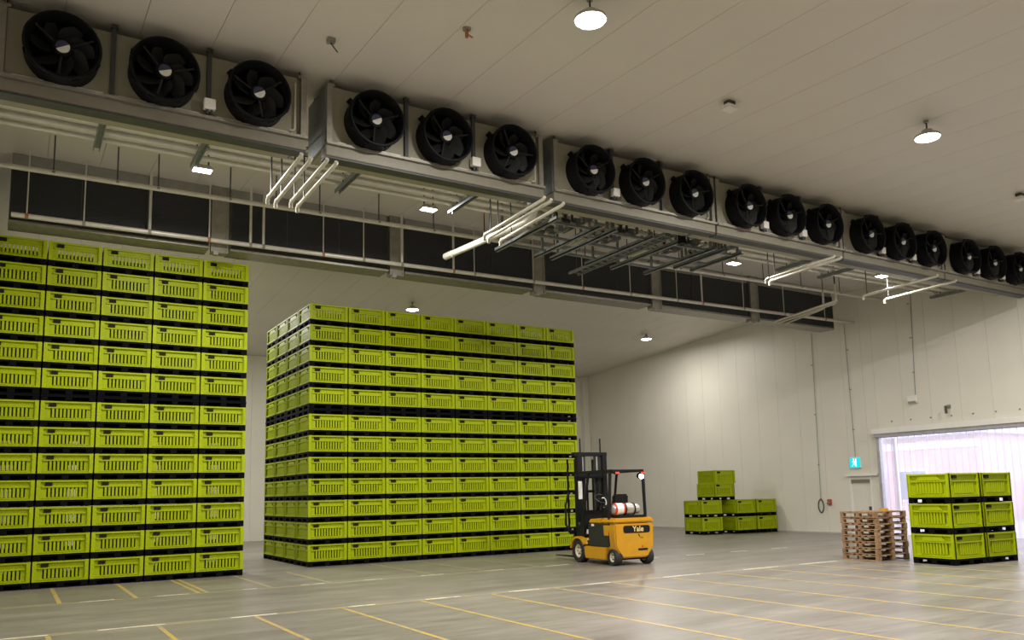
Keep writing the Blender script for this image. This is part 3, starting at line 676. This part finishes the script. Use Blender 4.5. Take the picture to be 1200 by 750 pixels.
def wall_conduit(y, z0, z1, r, label, y1=None):
    t = empty('wall_conduit', (XW-.03, y, z0)); tag(t, label, 'conduit')
    MB().cyl((0,0,0),(0,(y1 if y1 is not None else y)-y,z1-z0),r,8).build('conduit', M['greysteel'], t)
    for k in range(3): MB().box(-.02,.03,-.035,.035,(z1-z0)*(.2+.3*k),(z1-z0)*(.2+.3*k)+.03).build('conduit_clip', M['steel'], t)
wall_conduit(21.33, 3.10, 8.60, .010, 'thin dark conduit running down the end wall to the exit sign', 21.40)
wall_conduit(18.52, 5.28, 9.75, .012, 'grey conduit running down the end wall to the white box', 18.36)
wall_conduit(23.15, 1.42, 8.55, .010, 'thin dark conduit running down the end wall to the hose', 23.05)
t = empty('wall_box', (XW, 18.62, 5.16)); tag(t, 'white control box high on the end wall above the door', 'box')
MB().box(-.14,0,-.18,.18,-.14,.14).build('box_body', M['white'], t, bevel=.01); MB().box(-.15,-.14,-.16,.16,-.14,-.08).build('box_lid_edge', M['steel'], t)
t = empty('wall_camera', (XW, 17.27, 4.62)); tag(t, 'small grey camera on a wall bracket above the strip curtain', 'camera')
MB().cyl((0,0,.12),(-.22,.0,.12),.03,8).build('arm', M['steel'], t); MB().cyl((-.22,0,.14),(-.24,-.02,-.14),.045,10).build('camera_body', M['darksteel'], t); MB().box(-.02,0,-.07,.07,.05,.19).build('wall_plate', M['steel'], t)
t = empty('hose_loop', (XW-.05, 23.15, 1.12)); tag(t, 'black hose loop hanging on the end wall by a red fitting', 'hose')
MB().tube([(0,.13*math.sin(2*math.pi*k/24),.27*math.cos(2*math.pi*k/24)) for k in range(25)],.022,8).build('hose', M['hose'], t, smooth=True); MB().box(-.01,.05,-.03,.03,.24,.32).build('hook', M['steel'], t)
t = empty('wall_socket', (XW, 22.72, 1.28)); tag(t, 'red socket fitting on the end wall beside the hose loop', 'socket')
MB().box(-.09,0,-.09,.09,-.12,.12).build('socket_body', M['redrose'], t, bevel=.015); MB().cyl((-.09,0,-.02),(-.16,0,-.06),.05,12).build('socket_cap', M['steel'], t)
BOLT = MB().cyl((0,0,0),(-.03,0,0),.028,8).mesh('wall_bolt', M['greysteel'])
for k in range(7):
    b_ = link('wall_bolt', BOLT, None, (XW, 19.6-.8*k, 4.40)); tag(b_, 'small grey bolt head in the row above the head box', 'bolt', 'bolts above the loading door')

# ---------------------------------------------------------------- yard outside the loading door
tag(MB().box(XE+.17,70,-20,60,-.2,-.01).build('yard_ground', M['asphalt']), 'grey asphalt yard seen through the strip curtain', 'ground', kind='structure')
t = empty('yard_building', (44, 24.4, 0)); tag(t, 'pink rendered building across the yard behind the curtain', 'building')
MB().box(0,8,0,26,0,4.6).build('wall', M['brick'], t); MB().box(-.4,8.4,-.4,26.4,4.6,5.0).build('roof', M['roofm'], t); MB().box(-.06,0,0,26,3.9,4.3).build('fascia_band', M['bwhite'], t)
for y in (3,8,13,18,22):
    w_ = MB().box(-.05,.0,y,y+1.8,1.0,2.8).build('window', M['bwhite'], t); MB().box(-.07,-.05,y+.1,y+1.7,1.1,2.7).build('pane', M['glass'], w_)
MB().box(-.05,0,5.6,6.8,0,2.3).build('door', M['bwhite'], t)
t = empty('yard_shed', (47, 8, 0)); tag(t, 'low pale shed right of the pink building across the yard', 'shed')
MB().box(0,6,0,14,0,2.3).build('wall', M['bwhite'], t); MB().box(-.3,6.3,-.3,14.3,2.3,2.45).build('roof', M['roofm'], t)
for k in range(4): MB().box(-.05,0,1+3.2*k,3.4+3.2*k,.05,2.0).build('roller_door', M['jamb'], t)

# ---------------------------------------------------------------- wooden pallets
def pallet_mats():
    return dict(board=MB().box(-.60,.60,-.05,.05,0,.022).mesh('deck_board', M['wood']), stringer=MB().box(-.05,.05,-.55,.55,0,.022).mesh('stringer_board', M['wood']),
        block=MB().box(-.055,.055,-.05,.05,0,.082).mesh('block', M['wood']), bottom=MB().box(-.05,.05,-.55,.55,0,.022).mesh('bottom_board', M['wood']))
PM = pallet_mats(); PH = .1565
PW = ['bottom','second','third','fourth','fifth','sixth','seventh','top']
for k in range(8):
    t = empty('wooden_pallet', (19.62+random.uniform(-.02,.02), 13.86+random.uniform(-.02,.02), PH*k), R(-2+random.uniform(-1.2,1.2))); tag(t, f'worn wooden pallet, {PW[k]} of the stack of eight by the green crates', 'pallet', 'wooden pallets in one stack')
    for x in (-.55,0,.55):
        link('bottom_board', PM['bottom'], t, (x,0,0))
        for y in (-.5,0,.5): link('block', PM['block'], t, (x*.991,y,.022))
        link('stringer_board', PM['stringer'], t, (x,0,.104))
    for y in (-.5,-.28,-.1,.1,.28,.5): link('deck_board', PM['board'], t, (0,y,.126+.004))
t = empty('wooden_offcut', (19.55, 13.85, PH*8-.004)); tag(t, 'small yellow tape roll left on the top wooden pallet', 'tape roll')
MB().lathe([(.05,0),(.10,0),(.10,.07),(.05,.07)], 20, 'z', (.35,-.15,0), closed=True).build('tape', M['yellow'], t, smooth=True); MB().lathe([(.042,.004),(.05,.004),(.05,.066),(.042,.066)], 20, 'z', (.35,-.15,0), closed=True).build('core', M['wood'], t)
t.name = 'tape_roll'

# ---------------------------------------------------------------- forklift (seen from behind, mast away from us)
fk = empty('forklift', (14.03,16.93,0), R(-4)); tag(fk, 'yellow and black forklift parked before the wide crate block', 'forklift')
MB().prism([(-.60,.47),(-.40,.19),(.40,.19),(.60,.47),(.63,1.07),(-.63,1.07)], 0, .56, 'y').build('counterweight', M['yellow'], fk, bevel=.035, smooth=True)
hood = MB().prism([(-.66,1.085),(.66,1.085),(.62,1.22),(-.62,1.22)], -.01, .60, 'y').build('rear_hood', M['yellow'], fk, bevel=.04, smooth=True)
MB().prism([(.60,1.085),(1.22,1.085),(1.24,1.12),(1.15,1.19),(.60,1.22)], -.63, .63, 'x').build('seat_hood', M['yellow'], fk, bevel=.03, smooth=True)
for s_ in (-1,1):
    x0, x1 = sorted((s_*.45, s_*.615)); MB().box(x0, x1, .30, 1.28, .47, 1.08).build('side_cover', M['fgrey'], fk, bevel=.012)
    x0, x1 = sorted((s_*.42, s_*.62)); MB().prism([(.50,.13),(1.48,.13),(1.56,.46),(.44,.46)], x0, x1, 'x').build('side_sill', M['yellow'], fk, bevel=.02, smooth=True)
    fp = []                                # mudguard over the drive wheel
    for k in range(11): a = R(10+140*k/10); fp.append((1.80+.40*math.cos(a), .31+.40*math.sin(a)))
    for k in range(10,-1,-1): a = R(10+140*k/10); fp.append((1.80+.345*math.cos(a), .31+.345*math.sin(a)))
    mbf = MB(); n_ = 11; vs_ = []
    for xx in (s_*.36, s_*.66): vs_ += [(xx, p[0], p[1]) for p in fp]
    N2 = len(fp); fs_ = []
    for k in range(10): 
        o2 = N2-1-k; fs_ += [(k,k+1,o2-1,o2), (k+N2,o2+N2,o2-1+N2,k+1+N2), (k,k+N2,k+1+N2,k+1), (o2,o2-1,o2-1+N2,o2+N2)]
    fs_ += [(0,N2-1,2*N2-1,N2), (10,10+N2,11+N2,11)]
    mbf.add(vs_, fs_).build('mudguard', M['yellow'], fk, smooth=True)
MB().box(-.42,.42,.12,1.95,.14,.46).build('chassis', M['fblack'], fk)
MB().prism([(1.26,.46),(1.90,.46),(1.90,.95),(1.72,1.40),(1.60,1.42),(1.62,.62),(1.26,.56)], -.52, .52, 'x').build('front_cowl', M['fblack'], fk, bevel=.02)
def wheel(x, y, r, w, s_):
    t = MB().lathe([(r*.62,-w/2),(r*.94,-w/2),(r,-w/2+.03),(r,w/2-.03),(r*.94,w/2),(r*.62,w/2)], 32, 'x', closed=True).build('tyre', M['tyre'], fk, (x,y,r), smooth=True)
    MB().lathe([(r*.63,-w*.40),(r*.60,w*.38),(r*.52,w*.40),(r*.42,w*.22),(r*.18,w*.24),(r*.14,w*.36),(.005,w*.36)], 28, 'x').build('rim', M['rim'], t, smooth=True)
    for k in range(6):
        a = 2*math.pi*k/6; MB().cyl((w*.2,.29*r*math.cos(a),.29*r*math.sin(a)),(w*.3,.29*r*math.cos(a),.29*r*math.sin(a)),.018,6).build('wheel_nut', M['fgrey'], t)
    if s_ < 0: t.rotation_euler = (0,0,math.pi)
for s_ in (-1,1): wheel(s_*.53, 1.80, .31, .24, s_); wheel(s_*.50, .22, .215, .20, s_)
# name plate on the counterweight
def rrect(w, h, r, cx, cz, n=5):
    out = []
    for qx, qz, a0 in ((1,1,0),(-1,1,90),(-1,-1,180),(1,-1,270)):
        for k in range(n+1): a = R(a0+90*k/n); out.append((cx+qx*(w/2-r)+r*math.cos(a), cz+qz*(h/2-r)+r*math.sin(a)))
    return out
npz = MB().prism(rrect(.84,.19,.06,.06,.925), -.012, .01, 'y').build('name_plate', M['fblack'], fk)
def text_mesh(body, size, name, m, loc, rot, parent, ext=.004):
    cu = bpy.data.curves.new(name, 'FONT'); cu.body = body; cu.size = size; cu.extrude = ext; cu.align_x = 'CENTER'; cu.align_y = 'CENTER'; cu.offset = size*.02
    tmp = bpy.data.objects.new(name, cu); COL.objects.link(tmp)
    me = bpy.data.meshes.new_from_object(tmp.evaluated_get(bpy.context.evaluated_depsgraph_get())); bpy.data.objects.remove(tmp); bpy.data.curves.remove(cu)
    me.name = name; me.materials.clear(); me.materials.append(m); return link(name, me, parent, loc, rot)
text_mesh('Yale', .20, 'lettering', M['gold'], (.10,-.014,.928), (R(90),0,0), npz)
MB().prism(rrect(.30,.055,.012,.24,.40), -.008, .02, 'y').build('tow_slot', M['fblack'], fk); MB().cyl((.22,-.012,.475),(.22,.01,.475),.022,10).build('reflector', M['red'], fk)
dc = MB()                                  # small dark emblem under the plate
dc.prism([(.10,.80),(.13,.80),(.16,.73),(.14,.72)], -.006, .01, 'y').prism([(.17,.715),(.20,.72),(.20,.695),(.17,.69)], -.006, .01, 'y').prism([(.22,.715),(.25,.715),(.25,.685),(.22,.685)], -.006, .01, 'y')
dc.build('emblem', M['fblack'], fk)
MB().box(-.632,-.612,.985,1.10,1.0,1.06).build('side_sticker', M['sticker'], fk); MB().box(-.545,-.52,1.42,1.47,.78,.90).build('side_sticker', M['sticker'], fk)
# overhead guard
for s_ in (-1,1):
    MB().tube([(s_*.58,.30,.50),(s_*.58,.30,1.20),(s_*.53,.27,2.40),(s_*.50,.36,2.46)], .042, 8).build('guard_post', M['fblack'], fk, smooth=True)
    MB().tube([(s_*.50,1.74,.95),(s_*.50,1.66,1.35),(s_*.47,1.42,2.36),(s_*.47,1.34,2.45)], .036, 8).build('guard_post', M['fblack'], fk, smooth=True)
    MB().box(s_*.50-.04, s_*.50+.04, .24, 1.78, 2.42, 2.49).build('guard_rail', M['fblack'], fk)
for y in (.26,1.76): MB().box(-.50,.50,y-.04,y+.04,2.425,2.485).build('guard_rail', M['fblack'], fk)
for k in range(6): MB().box(-.38+.152*k-.015,-.38+.152*k+.015,.28,1.76,2.44,2.475).build('guard_bar', M['fblack'], fk)
for x in (-.36,.46): 
    h_ = MB().box(x-.07,x+.07,.17,.24,2.36,2.43).build('tail_lamp', M['fblack'], fk); MB().box(x-.06,x+.06,.155,.172,2.37,2.42).build('red_lens', M['redlens'], h_)
fl_ = MB().cyl((.42,.30,2.32),(.42,.19,2.30),.075,16).build('work_lamp', M['fblack'], fk, smooth=True); MB().cyl((.42,.189,2.30),(.42,.182,2.299),.068,16).build('lamp_lens', M['flood'], fl_)
# seat, wheel, controls
MB().box(-.25,.25,.62,1.12,1.22,1.36).build('seat', M['fblack'], fk, bevel=.04, smooth=True); MB().prism([(.58,1.32),(.74,1.32),(.66,1.84),(.54,1.84)], -.24, .24, 'x').build('seat_back', M['fblack'], fk, bevel=.04, smooth=True)
for s_ in (-1,1): MB().box(s_*.29-.03, s_*.29+.03, .66, 1.0, 1.50, 1.56).build('armrest', M['fgrey'], fk, bevel=.015)
sw = MB().tube([(-.06+.19*math.cos(2*math.pi*k/24), 1.42+.14*math.sin(2*math.pi*k/24), 1.72+.12*math.sin(2*math.pi*k/24)) for k in range(25)], .02, 8).build('steering_wheel', M['fgrey'], fk, smooth=True)
MB().cyl((-.06,1.62,1.40),(-.06,1.42,1.72),.035,10).build('column', M['fblack'], sw); MB().box(-.23,.11,1.40,1.44,1.71,1.73).build('spoke', M['fgrey'], sw)
MB().tube([(-.30+.10*math.sin(R(a)), .98, 1.62+.13*math.cos(R(a))) for a in range(-20,200,20)], .016, 6).build('grab_handle', M['sticker'], fk)
for x in (.22,.29,.36): MB().cyl((x,1.45,1.40),(x,1.36,1.66),.012,6).build('lever', M['fgrey'], fk)
# gas bottle across the rear hood
gb = MB().lathe([(.02,-.46),(.10,-.45),(.148,-.40),(.155,-.34),(.155,.12),(.148,.19),(.10,.24),(.06,.26),(.02,.26)], 28, 'x', (-.07,.24,1.45)).build('gas_bottle', M['silver'], fk, smooth=True)
MB().lathe([(.150,-.40),(.158,-.36),(.158,-.16),(.150,-.155)], 28, 'x', (-.07,.24,1.45), closed=True).build('label_band', M['sticker'], gb, smooth=True)
MB().lathe([(.154,-.17),(.160,-.165),(.160,-.11),(.154,-.105)], 28, 'x', (-.07,.24,1.45), closed=True).build('red_band', M['red'], gb, smooth=True); MB().lathe([(.150,-.43),(.154,-.425),(.158,-.37),(.150,-.365)], 28, 'x', (-.07,.24,1.45), closed=True).build('red_band', M['red'], gb, smooth=True)
MB().lathe([(.125,.20),(.13,.21),(.13,.34),(.125,.35),(.112,.34),(.112,.21)], 24, 'x', (-.07,.24,1.45), closed=True).build('collar', M['silver'], gb, smooth=True)
for x in (-.10,.18): MB().lathe([(.157,x-.02),(.168,x-.02),(.168,x+.02),(.157,x+.02)], 24, 'x', (-.07,.24,1.45), closed=True).build('strap', M['fblack'], fk)
MB().box(-.42,.42,.10,.38,1.20,1.29).build('bottle_cradle', M['fblack'], fk, bevel=.02)
# mast, carriage, forks
for s_ in (-1,1):
    x0, x1 = sorted((s_*.34+.04, s_*.50+.04)); MB().box(x0, x1, 1.98, 2.14, .10, 3.02).build('mast_upright', M['fblack'], fk, bevel=.01)
    x0, x1 = sorted((s_*.24+.04, s_*.34+.04)); MB().box(x0, x1, 2.04, 2.20, .12, 2.92).build('inner_upright', M['fgrey'], fk)
    MB().cyl((s_*.24,2.06,.3),(s_*.24,2.06,2.5),.045,12).build('lift_cylinder', M['fblack'], fk, smooth=True); MB().cyl((s_*.24,2.06,2.5),(s_*.24,2.06,2.95),.028,10).build('cylinder_rod', M['silver'], fk, smooth=True)
    MB().box(s_*.17-.02,s_*.17+.02,2.06,2.09,.5,2.95).build('lift_chain', M['fgrey'], fk)
    MB().cyl((s_*.34+.06,2.10,2.98),(s_*.34+.06,2.10,3.44),.022,8).build('chain_anchor_rod', M['fblack'], fk)
    MB().cyl((s_*.45,1.60,.75),(s_*.45,2.0,1.05),.045,10).build('tilt_cylinder', M['fgrey'], fk, smooth=True)
    x0, x1 = sorted((s_*.22, s_*.34)); MB().prism([(2.42,.08),(3.55,.08),(3.55,.10),(2.50,.13),(2.50,.80),(2.42,.80)], x0, x1, 'x').build('fork', M['fblack'], fk)
MB().box(-.56,.56,1.99,2.15,2.93,3.04).build('mast_crosshead', M['fblack'], fk, bevel=.01); MB().box(-.54,.54,2.0,2.06,2.30,2.42).build('mast_tie', M['fblack'], fk); MB().box(-.54,.54,2.0,2.08,.55,.70).build('mast_tie', M['fblack'], fk)
MB().box(-.455,-.33,1.970,1.982,1.72,2.22).build('mast_sticker', M['sticker'], fk)
for z in (.35,.74): MB().box(-.52,.52,2.34,2.42,z,z+.10).build('carriage_bar', M['fblack'], fk)
for z in (1.90,2.42): MB().box(-.56,.56,2.36,2.41,z,z+.07).build('backrest_bar', M['fblack'], fk)
for x in (-.55,-.30,-.10,.10,.30,.55): MB().box(x-.022,x+.022,2.36,2.40,.78,2.85 if abs(x) > .2 else 2.45).build('backrest_post', M['fblack'], fk)
for s_ in (-1,1): MB().tube([(s_*.55,2.38,1.9),(s_*.66,2.36,1.55),(s_*.66,2.36,1.0),(s_*.52,2.36,.80)],.03,8).build('hose_guard', M['fblack'], fk, smooth=True)
